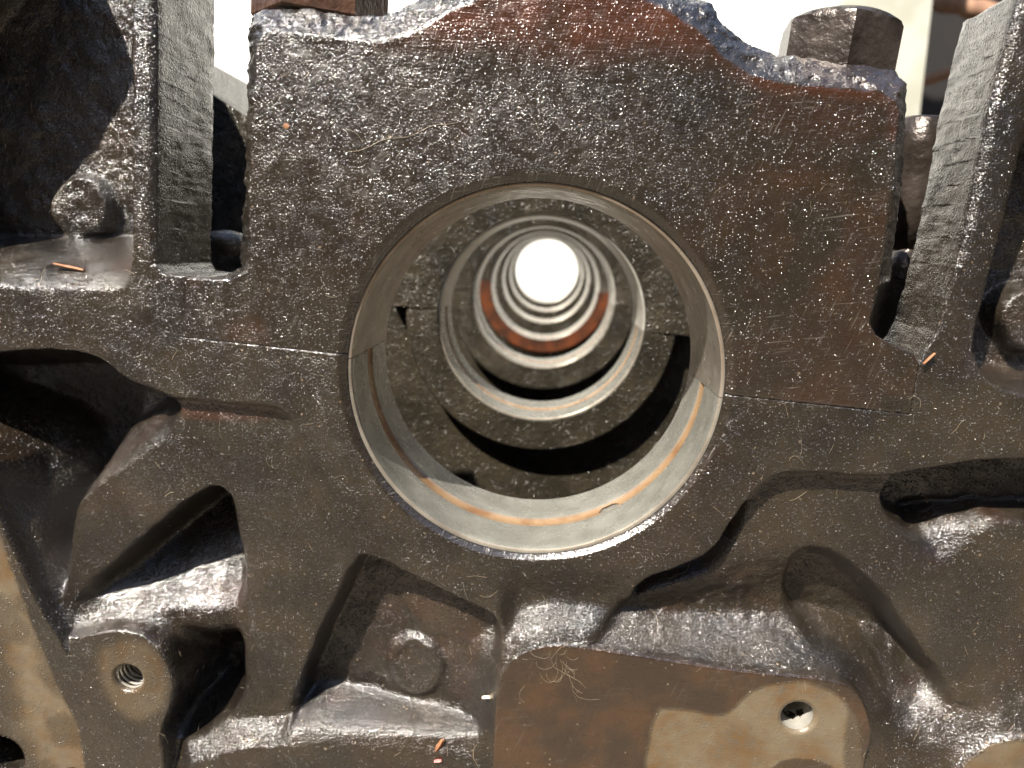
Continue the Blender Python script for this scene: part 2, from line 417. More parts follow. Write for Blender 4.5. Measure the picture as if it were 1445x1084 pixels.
# left rib: the lit front strip is rounded over
lr = zone([(186, -500), (218, -500), (218, 380), (186, 400)], -1.8, .2, warp=False)
# --- round flange around the bore
H = H-.9*MM*sstep(.0360, RB, RAD)
# --- the outline: cap, slots and sky above, bore
cut = PP([(-16, -600), (-16, -72), (219, -72), (219, 340), (220, 374), (228, 386), (262, 391), (256, 476), (1285, 585), (1297, 512), (1303, 503), (1325, 466), (1345, 398), (1365, 318), (1380, 248), (1400, 148), (1425, 48), (1442, -14), (1900, -60), (1900, -600)])
# the parting line runs through the bore axis
sc = sdf(X, Z, cut, .05)
Sin = np.minimum(sc-.00002, RAD-RB)
edge = np.clip(sc/.0007, 0, 1)
H = H-.10*MM*(1-np.clip(sc/.0003, 0, 1))**2*((PYg > 474) | (PXg > 300) | (PYg < 390))
lip = np.clip(sc/.0016, 0, 1)
H = H-.9*MM*(1-lip)**2*((PYg < 375))
# sand castings have rounded corners: soften everything that is not machined
def blur(A, n):
    k = np.exp(-np.linspace(-2, 2, 2*n+1)**2); k /= k.sum()
    for ax in (0, 1):
        Pd = np.pad(A, [(n, n) if a_ == ax else (0, 0) for a_ in (0, 1)], mode='edge'); B = np.zeros_like(A)
        for i_, w_ in enumerate(k):
            B += w_*(Pd[i_:i_+A.shape[0], :] if ax == 0 else Pd[:, i_:i_+A.shape[1]])
        A = B
    return A
hard = np.clip(zone(pad, -.1, .6, warp=False)+zone(disc, -.1, .6)+zone(boss2, -.3, .8)+zone(rib, -.3, .5, warp=False)+(np.abs(RAD-RB) < .0014), 0, 1)
hard = np.maximum(hard, sstep(.0022, .0008, np.abs(sc)))
B1 = blur(H, 4); B2 = blur(B1, 10)
softz = np.clip(-.8*zone([(1110, 770), (1200, 770), (1380, 960), (1380, 1040), (1190, 1000), (1120, 880)], -1, 1)-.6*zone([(880, 870), (890, 810), (1040, 720), (1060, 740), (1000, 840)], -1, 1)+zone([(70, 850), (180, 770), (300, 690), (345, 740), (350, 1010), (240, 1060), (120, 930)], -2.5, 2)+zone([(400, 960), (710, 960), (710, 1035), (400, 1035)], -2, 1)*.6+zone([(90, 500), (270, 560), (260, 660), (100, 760)], -2, 2)*.6+zone([(720, 800), (880, 800), (900, 780), (1010, 760), (1080, 780), (1140, 760), (1500, 740), (1500, 1100), (1200, 1100), (1180, 960), (800, 910), (730, 910)], -2, 2.5)*.9, 0, 1)*(1-hard)
H = H+(B1-H)*(1-hard)
H = H+(B2-H)*softz
# casting roughness
machined = np.clip(zone(rib, -.5, .1, warp=False)+zone(boss2, -.5, .1)+zone(pad, -.3, .1, warp=False)+zone(disc, -.5, .1), 0, 1)
roughz = (1-machined*.95)*sstep(.0357, .0364, RAD)
H = H+roughz*MM*(.055*fbm(X, Z, .0016, 31, 3)+.16*fbm(X, Z, .009, 41, 2))*(.35+.65*sstep(-.3*MM, -2.5*MM, H))
H = H+roughz*MM*(.05*fbm(X, Z, .0016, 35, 2)+.30*sstep(-3.5*MM, -7*MM, H)*fbm(X, Z, .0042, 37, 3))
# holes: tapped hole in the boss, through hole in the pad, dowel holes low left
holes = [((187, 951), 23, 14), ((1121, 1003), 25, 16), ((8, 1062), 40, 16), ((112, 1090), 17, 12)]
for (hx, hy), hr, hd in holes:
    cx, cz = P(hx, hy); rr_ = hr/7.75*MM
    q = np.hypot(X-cx, Z-cz)
    H = np.where(q < rr_*1.18, np.minimum(H, H-.45*MM*sstep(rr_*1.18, rr_, q)), H)
    Sin = np.minimum(Sin, q-rr_)
# colour zones that belong to the surface itself
tanz = .95*zone([(-300, 600), (-8, 690), (10, 750), (45, 850), (90, 960), (130, 1040), (165, 1400), (-300, 1400)], -.8, .3)*(.55+.45*sstep(-.4, .5, fbm(X, Z, .006, 51)))
tanz = tanz*sstep(-95, -25, PXg-.30*(PYg-700)*1.0)
tb = zone([(150, 895), (205, 888), (232, 908), (248, 938), (252, 965), (240, 1000), (200, 1020), (165, 1000), (140, 950), (138, 915)], -2.6, .4)
tp = zone([(893, 1400), (905, 986), (965, 990), (1022, 1002), (1052, 965), (1090, 952), (1150, 954), (1195, 985), (1215, 1030), (1200, 1400)], -.7, .4)
tp2 = zone(circ(1128, 1090, 52, 0, ry=32), -.8, .3)
td = zone(disc, -1.2, -.3)
tanz = np.clip(np.maximum.reduce([tanz, .55*tb, .95*tp*(1-.85*tp2)*(1-.55*zone([(1195, 960), (1222, 1000), (1228, 1030), (1205, 1200), (1180, 1050), (1190, 1000)], -.8, .5)), .9*td]), 0, 1)
brz = np.clip(zone(pad, -.4, 0, warp=False)-tp+tp2*tp, 0, 1)
brz = np.maximum(brz, .8*td*(fbm(X, Z, .005, 61) > .25))
redz = .5*zone([(240, 560), (390, 568), (400, 600), (240, 600)], -.8, .5)+.2*sstep(-3*MM, -5*MM, H)*sstep(-12*MM, -7*MM, H)*sstep(.0, .6, fbm(X, Z, .01, 71))
redz = np.maximum(redz, .07*sstep(.15, .7, fbm(X, Z, .014, 81)))
face = relief('block_face', X, Z, H, Sin, STEP,
   {'tan': tanz, 'brown': brz, 'smooth': np.maximum(machined*.6, 2.4*sstep(.0365, .0359, RAD)), 'red': np.clip(redz, 0, 1)}, M['iron'], block,
   lambda x, z: np.where(x < -.04, .0205, np.where(x > .06, .0155, .0205)))
# the bore skirt is carried on by the housing below

# ------------------------------------------------------------ bearing cap of the front bulkhead
CM = [(358, 362), (353, 300), (356, 200), (361, 110), (362, 65), (372, 48), (400, 46), (480, 56), (540, 61), (575, 53), (610, 33), (650, 10), (700, -8), (760, -18), (840, -16), (900, -4), (945, 17), (985, 44), (1020, 80), (1060, 107), (1110, 120), (1180, 124), (1240, 130), (1262, 142), (1268, 160), (1262, 220), (1250, 320), (1238, 400), (1227, 455), (1236, 473), (1262, 488), (1290, 499), (1297, 513), (1285, 584.5), (256, 475.5), (262, 391.5), (325, 397), (348, 384)]
CS = [(336, 362), (341, 335), (343, 300), (347, 200), (350, 100), (351, 45), (357, 22), (372, 14), (430, 12), (480, 18), (535, 24), (562, 16), (590, 0), (625, -22), (700, -42), (850, -46), (930, -26), (975, -4), (1004, 4), (1014, 24), (1032, 42), (1062, 65), (1100, 78), (1150, 85), (1220, 92), (1262, 102), (1279, 118), (1279, 160), (1274, 250), (1262, 340), (1249, 420), (1243, 452), (1252, 468), (1275, 483), (1294, 494), (1299, 512), (1287, 585)]
dC = .0042
csp = np.concatenate([PP(CS[:34], dC), PP([(1294, 496), (1297.5, 513), (1285.5, 584.5), (255.5, 475.5), (261.5, 390), (308, 388), (326, 379)])])
keepz = Z > P(700, 640)[1]
Xc, Zc = X[keepz.any(1)], Z[keepz.any(1)]
WXc = Xc+.0003*fbm(Xc, Zc, .003, 21); WZc = Zc+.0003*fbm(Xc, Zc, .003, 25)
sm = sdf(Xc, Zc, PP(CM), .02)
smw = sdf(Xc+.4*(WXc-Xc), Zc+.4*(WZc-Zc), PP(CM), .02)
ss = sdf(WXc, WZc, csp, .02)
radc = np.hypot(Xc, Zc)
PXc = PXg[keepz.any(1)]; PYc = PYg[keepz.any(1)]
# straight mating sides use the exact outline
low = sstep(P(0, 395)[1]+.001, P(0, 395)[1]-.001, Zc)
ssx = ss*(1-low)+sm*low
out = np.maximum(smw, 0); ins = np.maximum(-ss, 1e-6)
t = np.where(smw > 0, out/(out+ins), 0)*(1-low)
Hc = -dC*(t**1.25)
n_ = fbm(Xc, Zc, .0022, 91, 3)*sstep(.0357, .0364, radc)
Hc = Hc+t.clip(0, .25)*4*MM*(.30*n_+.26*fbm(Xc, Zc, .0011, 93, 2))+MM*((.019*fbm(X, Z, .0016, 31, 3)+.056*fbm(X, Z, .009, 41, 2))[keepz.any(1)]+.05*fbm(X, Z, .0016, 35, 2)[keepz.any(1)]*(1-.7*sstep(330, 420, PXg[keepz.any(1)])*sstep(1300, 1200, PXg[keepz.any(1)])))+MM*.03*fbm(Xc, Zc, .02, 97, 2)
Hc = Hc+MM*.12*sstep(.0012, .0, np.abs(smw))*(1-low)*(n_*.5+.4)
Hc = Hc-.9*MM*sstep(.0360, RB, radc)
Hc = Hc-.10*MM*np.clip(1-(-sm)/.0003, 0, 1)*low*((PXc > 264) | (PYc > 472))
redc = np.clip(sstep(105, 15, PYc-.06*(PXc-700)+18*fbm(Xc, Zc, .012, 101)*1.0)*sstep(470, 620, PXc), 0, 1)
redc = np.maximum(redc, .7*sstep(.0032, .0, np.abs(sm))*sstep(900, 1020, PXc)*(PYc < 200))
redc = np.maximum(redc, np.maximum(.07*sstep(.15, .7, fbm(X, Z, .014, 81))[keepz.any(1)], .22*sstep(.2, .7, fbm(Xc, Zc, .016, 105)+.4*sstep(900, 1150, PXc)-.2)*sstep(1290, 1200, PXc)))
cap = relief('bearing_cap', Xc, Zc, Hc, np.minimum(-ssx-.00001, radc-RB), STEP,
   {'tan': 0*Xc, 'brown': .35*sstep(.0, .6, fbm(Xc, Zc, .013, 111))*sstep(800, 1200, PXc), 'smooth': (1-t.clip(0, .12)/.12)*(.95+1.1*np.maximum(sstep(150, 60, PYc)*sstep(520, 640, PXc), .75*sstep(950, 1120, PXc)))*sstep(262, 420, PXc)*sstep(1300, 1210, PXc)+2.4*sstep(.0365, .0359, radc), 'red': redc*(t <= 0)}, M['cap'], block,
   lambda x, z: np.full_like(x, T))
cap['label'] = 'removable upper half carrying the bore, flat ground face with rough cast edge'

# ------------------------------------------------------------ lathes about the bore axis
def lathe(name, prof, a0, a1, n, mat, parent, y0=0, attr=None, hole=None, closed=True):
    """prof: list of (radius, y); angles in the XZ plane, measured from +X towards +Z"""
    V = []; Fc = []; A = []
    full = abs(a1-a0-2*math.pi) < 1e-6
    m_ = n if full else n+1
    for i in range(m_):
        a = a0+(a1-a0)*i/n
        for k, (r, y) in enumerate(prof):
            V.append((r*math.cos(a), y0+y, r*math.sin(a))); A.append(attr[k] if attr else 0)
    k = len(prof)
    for i in range(n):
        i2 = (i+1) % m_
        for j in range(k if closed else k-1):
            j2 = (j+1) % k
            q = (i*k+j, i*k+j2, i2*k+j2, i2*k+j)
            if hole and hole(V, q): continue
            Fc.append(q)
    if closed and not full:
        Fc.append(tuple(range(k))); Fc.append(tuple((m_-1)*k+j for j in reversed(range(k))))
    me = mesh(name, V, Fc)
    if attr: set_attr(me, 'brown', np.array(A))
    try: me.set_sharp_from_angle(angle=math.radians(35))
    except Exception: pass
    return link(name, me, mat, parent)

G0, G1 = .0128, .0168          # oil groove, depth range
def shell_profile(grooved):
    ro = RB-.00005; s0 = .0012; s1 = T-.0012
    p = [(ro, s0), (R+.0004, s0), (R+.0001, s0+.0002), (R, s0+.0006)]; a = [.0, .45, .3, 0]
    if grooved:
        for q in (.004, .008, .0110, G0-.0002): p.append((R, q)); a.append(0)
        gp = [(k_/12) for k_ in range(13)]; p += [(R+.00005+.00048*math.sin(math.pi*u_)**.6, G0+(G1-G0)*u_) for u_ in gp]; a += [.5, .9]+[1]*9+[.9, .5]
        for q in (G1+.0002, .020, .025): p.append((R, q)); a.append(0)
    else:
        for q in (.008, .015, .022): p.append((R, q)); a.append(0)
    p += [(R, s1-.0004), (R+.0004, s1), (ro, s1)]; a += [0, .2, .2]
    return p, a
# oil hole seen at (858,716) in the groove
def groove_hole():
    best = None
    yy = (G0+G1)/2
    px, py = 858, 716
    x, z = P(px, py, yy); return math.atan2(z, x), yy
HA, HY = groove_hole()
hx, hz = (R+.0005)*math.cos(HA), (R+.0005)*math.sin(HA)
def in_hole(V, q):
    c = [sum(V[i][k] for i in q)/4 for k in range(3)]
    r = math.hypot(c[0], c[2])
    if r > RB-.00015 or c[1] < .006 or c[1] > .024: return False
    a = math.atan2(c[2], c[0])-HA
    return (a*R/.0022)**2+((c[1]-HY)/.0015)**2 < 1
g = .0035
p, a = shell_profile(True)
low_shell = lathe('bearing_shell', p, ROLL-math.pi+g*.6, ROLL-g*.6, 420, M['shell_low'], block, attr=a, hole=in_hole)
low_shell['label'] = 'lower grey bearing shell with a brown oil groove'
p, a = shell_profile(False)
up_shell = lathe('bearing_shell', p, ROLL+g*.6, ROLL+math.pi-g*.6, 240, M['shell_up'], block, attr=a)
up_shell['label'] = 'upper plain brushed bearing shell'
# the housing behind the shells
lathe('housing_bore', [(RB, .0203), (RB, T), (.046, T), (.046, .0203)], ROLL-math.pi, ROLL, 96, M['inner'], block, closed=True)
# oil hole lining and worn lip
def tube_at(name, c, axis, r0, r1, ln, mat, parent, n=24):
    ax = Vector(axis).normalized(); u = ax.orthogonal().normalized(); v = ax.cross(u)
    V = []; Fc = []
    for k, (r, t_) in enumerate(((r1, 0), (r0, 0), (r0, ln), (r0*.6, ln))):
        for i in range(n):
            an = i*2*math.pi/n; V.append(Vector(c)+ax*t_+(u*math.cos(an)+v*math.sin(an))*r)
    for k in range(3):
        for i in range(n): Fc.append((k*n+i, k*n+(i+1) % n, (k+1)*n+(i+1) % n, (k+1)*n+i))
    Fc.append(tuple(3*n+i for i in range(n)))
    return link(name, mesh(name, V, Fc), mat, parent)
tube_at('oil_hole', ((R+.0006)*math.cos(HA), HY, (R+.0006)*math.sin(HA)), (math.cos(HA), 0, math.sin(HA)), .0023, .0025, .0035, M['boltrust'], low_shell)

# sleeves that line the holes in the face
for (hx_, hy_), hr, hd in holes:
    cx, cz = P(hx_, hy_); rr_ = hr/7.75*MM
    n = 40; V = []; Fc = []; rows = 60
    for k in range(rows):
        y = -.0012+hd*MM*k/(rows-1)
        rk = rr_*(1.0+(.05*math.cos(k*math.pi*.42) if hy_ == 951 else 0)) - .00002
        for i in range(n):
            an = i*2*math.pi/n+k*.0; yo = (i/n)*.0008 if hy_ == 951 else 0
            V.append((cx+rk*math.cos(an), y+yo, cz+rk*math.sin(an)))
    for k in range(rows-1):
        for i in range(n): Fc.append((k*n+i, k*n+(i+1) % n, (k+1)*n+(i+1) % n, (k+1)*n+i))
    Fc.append(tuple((rows-1)*n+i for i in range(n)))
    o = link('threaded_hole' if hy_ == 951 else 'bolt_hole', mesh('hole', V, Fc), M['ring'] if hy_ in (951, 1003) else M['iron'], block)

# ------------------------------------------------------------ cap bolts
def hex_bolt(name, px, base, d, wpx, hpx, turn, mat):
    """hexagon head with a domed, chamfered top; base is the pixel row of its seat"""
    c = P3(px, base, d); s = F_PX/((d-CAM[1])*.98)
    rad = wpx/2/s; h = hpx/s
    V = []; Fc = []; n = 48
    prof = [(0, 1.0), (.55, 1.0), (.74, .985), (.84, .93), (.93, .86), (1.0, .76), (1.0, .4), (1.0, 0), (.98, -.03), (.0, -.03)]
    for (k, y) in prof:
        for i in range(n):
            a = i*2*math.pi/n
            hexr = math.cos(math.pi/6)/math.cos(((a) % (math.pi/3))-math.pi/6)
            rr_ = rad*min(k, hexr) if k <= .93 else rad*hexr*k
            if .9 < k <= .93: rr_ = rad*min(k*1.02, hexr)
            V.append((rr_*math.cos(a+turn), rr_*math.sin(a+turn), y*h))
    for j in range(len(prof)-1):
        for i in range(n): Fc.append((j*n+i, j*n+(i+1) % n, (j+1)*n+(i+1) % n, (j+1)*n+i))
    me = mesh(name, V, Fc)
    try: me.set_sharp_from_angle(angle=math.radians(28))
    except Exception: pass
    o = link(name, me, mat, cap)
    o.location = c; o.rotation_euler = (0, -ROLL, 0)
    # shank down into the cap and a washer face
    return o
b = hex_bolt('cap_bolt', 1172, 112, .0148, 152, 72, math.radians(-98), M['bolt']); b['label'] = 'right cap bolt with one blue-lit and one brown flat'
b = hex_bolt('cap_bolt', 452, 36, .0148, 176, 80, math.radians(-103), M['boltrust']); b['label'] = 'left rusty brown cap bolt cut by the top of the picture'
# top shoulders of the cap where the bolts sit
# ------------------------------------------------------------ bulkheads behind
def plate(name, poly, y0, y1, mat, parent, hole=None, n=96, grain=0):
    """a polygon extruded from y0 to y1; hole = radius of a round opening about the axis (poly is star shaped about it)"""
    V = []; Fc = []
    poly = np.array(poly)
    if hole:
        V2 = []
        for i in range(n):
            a = -math.pi+i*2*math.pi/n
            d = np.array([math.cos(a), math.sin(a)]); best = None
            for j in range(len(poly)):
                p_, q_ = poly[j], poly[(j+1) % len(poly)]
                e_ = q_-p_; den = d[0]*e_[1]-d[1]*e_[0]
                if abs(den) < 1e-12: continue
                tt = (p_[0]*e_[1]-p_[1]*e_[0])/den; uu = (p_[0]*d[1]-p_[1]*d[0])/den
                if tt > 0 and -1e-9 <= uu <= 1+1e-9 and (best is None or tt > best): best = tt
            V2.append((max(best or hole, hole), a))
        for y in (y0, y1):
            for r_, a in V2: V.append((r_*math.cos(a), y, r_*math.sin(a)))
            for r_, a in V2: V.append((hole*math.cos(a), y, hole*math.sin(a)))
        for i in range(n):
            k = (i+1) % n
            Fc += [(i, k, n+k, n+i), (2*n+i, 3*n+i, 3*n+k, 2*n+k), (i, 2*n+i, 2*n+k, k), (n+i, n+k, 3*n+k, 3*n+i)]
    else:
        m_ = len(poly)
        for y in (y0, y1):
            for q in poly: V.append((q[0], y, q[1]))
        Fc = [tuple(range(m_)), tuple(range(2*m_-1, m_-1, -1))]+[(i, m_+i, m_+(i+1) % m_, (i+1) % m_) for i in range(m_)]
    me = mesh(name, V, Fc, smooth=False)
    return link(name, me, mat, parent)
cr, sr = math.cos(ROLL), math.sin(ROLL)
def rot(p): return [(x*cr-z*sr, x*sr+z*cr) for x, z in p]
capo = rot([(-.052, .0003), (-.0525, .012), (-.0505, .050), (-.0495, .056), (-.034, .0575), (-.020, .0595), (-.008, .067), (.010, .067), (.022, .0585), (.036, .0545), (.0505, .054), (.0515, .050), (.0525, .012), (.052, .0003)])
def cap_poly():   # closed below by the lower half circle's chord just under the axis so the shape is star like
    return capo
def half_ring(name, r0, r1, y0, y1, mat, parent, a0, a1, n=96):
    return lathe(name, [(r0, y0), (r1-.0008, y0), (r1, y0+.0008), (r1, y1), (r0, y1)], a0, a1, n, mat, parent)

WEB = .0085
web_lower = [(-.11, .060), (-.096, .057), (-.078, .030), (-.062, .006), (-.053, .004), (.053, .004), (.062, .006), (.078, .030), (.096, .050), (.11, .050), (.11, -.09), (-.11, -.09)]
WEBP = rot(web_lower)
WEBP[0:3] = [P(250, 70, L+.008), P(293, 97, L+.008), P(348, 152, L+.008)]
def make_bulkhead(i, src=None):
    y = i*L
    if src:
        out = []
        for o in src:
            c = o.copy(); c.location.y = (i-1)*L; col.objects.link(c); c.parent = block; out.append(c)
        return out
    parts = []
    # cap: polygon with a half round cut, built as strips from the bore to the outline
    V = []; Fc = []; n = 90; rings = 5
    poly = np.array(capo)
    for yy in (0, T):
        for i_ in range(n+1):
            a = ROLL+math.pi*i_/n
            d = np.array([math.cos(a), math.sin(a)]); best = RB
            for j in range(len(poly)-1):
                p_, q_ = poly[j], poly[j+1]; e_ = q_-p_; den = d[0]*e_[1]-d[1]*e_[0]
                if abs(den) < 1e-12: continue
                tt = (p_[0]*e_[1]-p_[1]*e_[0])/den; uu = (p_[0]*d[1]-p_[1]*d[0])/den
                if tt > 0 and -1e-6 <= uu <= 1+1e-6: best = max(best, tt)
            if i_ in (0, n): best = .052
            for k in range(rings):
                f_ = k/(rings-1); r_ = RB+(best-RB)*f_
                V.append((r_*d[0], y+yy+(0 if 0 < k < rings-1 or yy else .0006), r_*d[1]))
    nn = (n+1)*rings
    for i_ in range(n):
        for k in range(rings-1):
            q = [i_*rings+k, i_*rings+k+1, (i_+1)*rings+k+1, (i_+1)*rings+k]
            Fc.append(tuple(q)); Fc.append(tuple(nn+v for v in reversed(q)))
        for k in (0, rings-1):
            Fc.append((i_*rings+k, (i_+1)*rings+k, nn+(i_+1)*rings+k, nn+i_*rings+k))
    for i_ in (0, n):
        for k in range(rings-1): Fc.append((i_*rings+k, i_*rings+k+1, nn+i_*rings+k+1, nn+i_*rings+k))
    parts.append(link('rear_bearing_cap', mesh('rear_bearing_cap', V, Fc, smooth=False), M['inner'], block))
    # lower boss ring and the web behind it
    parts.append(half_ring('bearing_boss', RB, .0455, y+.0004, y+T, M['inner'], block, ROLL-math.pi, ROLL-.002))
    # web with a round opening: strips around the lower half
    parts.append(plate('bulkhead_web', WEBP, y+WEB, y+T-.002, M['inner'], block, hole=.044))
    return parts
src = make_bulkhead(1)
allb = [src]
for i in range(2, 7): allb.append(make_bulkhead(i, src))
# pale shells of the rear bearings
for i in range(1, 7):
    y = i*L
    for k, (aa, bb) in enumerate(((ROLL-math.pi+.002, ROLL-.002), (ROLL+.002, ROLL+math.pi-.002))):
        if i == 1:
            p, a = shell_profile(k == 0)
            o = lathe('rear_bearing_shell', p, aa, bb, 120, M['shell_low' if k == 0 else 'ring'], block, y0=y, attr=a)
            if k == 0: s_low = o
            else: s_up = o
        else:
            c = (s_low if k == 0 else s_up).copy(); col.objects.link(c); c.parent = block; c.location.y = (i-1)*L
# orange stained thrust faces on the fourth bearing
lathe('thrust_washer', [(RB-.0008, -.0012), (.0418, -.0012), (.0420, 0), (RB-.0008, 0)], ROLL-math.pi, ROLL, 90, M['rust'], block, y0=3*L)
# crankcase side walls and floor joining the bulkheads
def boxm(name, lo, hi, mat, parent):
    V = [(x, y, z) for x in (lo[0], hi[0]) for y in (lo[1], hi[1]) for z in (lo[2], hi[2])]
    Fc = [(0, 1, 3, 2), (4, 6, 7, 5), (0, 4, 5, 1), (2, 3, 7, 6), (0, 2, 6, 4), (1, 5, 7, 3)]
    return link(name, mesh(name, V, Fc, False), mat, parent)
boxm('crankcase_floor', (-.112, .030, -.100), (.112, 6*L+T, -.092), M['iron'], block)
boxm('crankcase_wall', (-.118, .030, -.10), (-.1125, 6*L+T, .085), M['iron'], block)
boxm('crankcase_wall', (.111, .030, -.10), (.118, 6*L+T, .045), M['iron'], block)

# round stud and lug between the cap and the right rib
def blob(name, pts, mat, parent, nseg=20, squash=1.0):
    """a turned or cast lug: list of (px, py, depth, radius px)"""
    V = []; Fc = []
    for (px, py, d, r) in pts:
        c = P3(px, py, d); rr_ = r/(F_PX/(d-CAM[1]))
        for i in range(nseg):
            a = i*2*math.pi/nseg
            V.append((c.x+rr_*math.cos(a)*cr, c.y+rr_*math.sin(a)*squash, c.z+rr_*math.cos(a)*sr))
    for k in range(len(pts)-1):
        for i in range(nseg): Fc.append((k*nseg+i, k*nseg+(i+1) % nseg, (k+1)*nseg+(i+1) % nseg, (k+1)*nseg+i))
    Fc.append(tuple(range(nseg))); Fc.append(tuple((len(pts)-1)*nseg+i for i in reversed(range(nseg))))
    return link(name, mesh(name, V, Fc), mat, parent)
blob('stud_boss', [(1306, 168, .034, 5), (1306, 169, .034, 30), (1304, 173, .034, 34), (1299, 210, .034, 35), (1292, 270, .034, 35), (1283, 320, .034, 34), (1276, 350, .034, 22), (1276, 356, .034, 5)], M['bolt'], block)
blob('side_lug', [(1282, 352, .026, 5), (1280, 358, .026, 20), (1277, 380, .026, 28), (1270, 420, .026, 30), (1262, 462, .026, 32), (1255, 520, .026, 34)], M['bolt'], block)
# rounded bar low in the left slot
blob('side_lug', [(322, 325, .055, 4), (322, 329, .055, 26), (322, 340, .055, 30), (321, 356, .055, 27), (321, 362, .055, 4)], M['iron'], block)

# ------------------------------------------------------------ behind the block
def wavy(name, x0_, x1_, z0_, z1_, y, amp, mat):
    nx_, nz_ = 160, 10; V = []; Fc = []
    for j in range(nz_+1):
        for i in range(nx_+1):
            x = x0_+(x1_-x0_)*i/nx_; z = z0_+(z1_-z0_)*j/nz_
            V.append((x, y+amp*(math.sin(x*31)+.6*math.sin(x*73+1))*(.35+.65*(i/nx_)**3), z))
    k = nx_+1
    for j in range(nz_):
        for i in range(nx_): Fc.append((j*k+i, j*k+i+1, (j+1)*k+i+1, (j+1)*k+i))
    o = link(name, mesh(name, V, Fc), mat)
    sd_ = o.modifiers.new('thick', 'SOLIDIFY'); sd_.thickness = .003
    return o
xr, _ = P(1307, 60, 1.10)
sh = wavy('white_sheet', -1.6, xr, -.34, 1.6, 1.10, .010, M['sheet'])
tag(sh, 'sunlit white cloth hanging far behind the engine block, out of focus', 'cloth')
def wall_run(name, pts, th, z0_, z1_, mat):
    V = []; Fc = []
    for k, (x, y) in enumerate(pts):
        p_ = Vector(pts[max(k-1, 0)]); q_ = Vector(pts[min(k+1, len(pts)-1)]); t_ = (q_-p_).normalized(); nrm = Vector((t_.y, -t_.x))*th
        for (a_, b_) in ((0, z0_), (0, z1_), (1, z1_), (1, z0_)): V.append((x+nrm.x*a_, y+nrm.y*a_, b_))
    for k in range(len(pts)-1):
        for i in range(4): Fc.append((k*4+i, k*4+(i+1) % 4, (k+1)*4+(i+1) % 4, (k+1)*4+i))
    Fc += [(0, 1, 2, 3), (len(V)-1, len(V)-2, len(V)-3, len(V)-4)]
    return link(name, mesh(name, V, Fc, False), mat)
dk = wall_run('dark_backing_wall', [(-.2, 1.9), (2.6, 1.9), (2.6, -2.3), (-2.6, -2.3), (-2.6, 1.2)], .05, -.35, 1.75, M['dark'])  # unseen run behind the camera is added to keep horizon sky off the iron
tag(dk, 'dark timber wall backing the gap right of the cream post, with an added unseen run behind the camera', 'wall')
def stick(name, a_, b_, r, mat, parent=None, wob=.0, n=10, seg=8):
    A_, B_ = Vector(a_), Vector(b_); ax = (B_-A_).normalized(); u = ax.orthogonal().normalized(); v = ax.cross(u)
    V = []; Fc = []
    for k in range(n+1):
        t_ = k/n; c = A_.lerp(B_, t_)+u*wob*math.sin(t_*5)+v*wob*.6*math.sin(t_*8+1)
        for i in range(seg):
            an = i*2*math.pi/seg; V.append(c+(u*math.cos(an)+v*math.sin(an))*r*(1+.15*math.sin(k*2.1+i)))
    for k in range(n):
        for i in range(seg): Fc.append((k*seg+i, k*seg+(i+1) % seg, (k+1)*seg+(i+1) % seg, (k+1)*seg+i))
    Fc.append(tuple(range(seg))); Fc.append(tuple(n*seg+i for i in reversed(range(seg))))
    return link(name, mesh(name, V, Fc), mat, parent)
po = boxm('post', (P(1192, 0, .95)[0], .95, -.34), (P(1309, 60, .95)[0], .98, 1.2), M['post'], None)
tag(po, 'weathered cream grey post between the white cloth and the dark gap', 'post')
s1 = stick('branch', P3(1300, -6, 1.3), P3(1420, 24, 1.2), .016, M['twig'], wob=.003)
tag(s1, 'thick brown stick slanting across the dark gap at the top right', 'stick')
s2 = stick('branch', P3(1290, 116, 1.3), P3(1390, 92, 1.2), .010, M['twig'], wob=.003)
tag(s2, 'thinner brown stick lower in the dark gap beside the right rib', 'stick')
gm = link('ground', mesh('ground', [(-12, -6, -.35), (12, -6, -.35), (12, 14, -.35), (-12, 14, -.35)], [(0, 1, 2, 3)], False), M['ground'])
tag(gm, kind='structure')

# ------------------------------------------------------------ lint and grit
def surf(px, py):
    """depth of the visible face at a pixel, from the height field (rays marched back)"""
    d = -.004
    for k in range(200):
        x, z = P(px, py, d)
        if PYin_cap(px, py):
            i = int((z-Zc[0, 0])/STEP); j = int((x-Xc[0, 0])/STEP)
            if 0 <= i < Hc.shape[0] and 0 <= j < Hc.shape[1]: h = -Hc[i, j]
            else: h = 0
        else:
            i = int((z-zs[0])/STEP); j = int((x-xs[0])/STEP)
            h = -H[min(max(i, 0), H.shape[0]-1), min(max(j, 0), H.shape[1]-1)]
        if d >= h: return h
        d += .00015
    return h
def PYin_cap(px, py): return py < 476+(px-256)*.106 and 345 < px < 1285
def fibre(points, r, lift=.00012):
    V = []; Fc = []; seg = 4
    pts = [P3(x, y, surf(x, y)-lift) for x, y in points]
    for k, c in enumerate(pts):
        ax = (pts[min(k+1, len(pts)-1)]-pts[max(k-1, 0)]).normalized(); u = ax.cross(Vector((0, 1, 0))).normalized(); v = ax.cross(u)
        rr_ = r*(.5 if k in (0, len(pts)-1) else 1)
        for i in range(seg):
            an = i*2*math.pi/seg+.6; V.append(c+(u*math.cos(an)+v*math.sin(an))*rr_)
    for k in range(len(pts)-1):
        for i in range(seg): Fc.append((k*seg+i, k*seg+(i+1) % seg, (k+1)*seg+(i+1) % seg, (k+1)*seg+i))
    return V, Fc
def rand_fibre(px, py, ln, ang, curl):
    pts = [(px, py)]; a = ang; c = curl
    n = max(4, int(ln/3))
    for k in range(n):
        c = c+random.gauss(0, .10); c *= .93
        a += c; px += math.cos(a)*ln/n; py += math.sin(a)*ln/n; pts.append((px, py))
    return pts
AV, AF = [], []
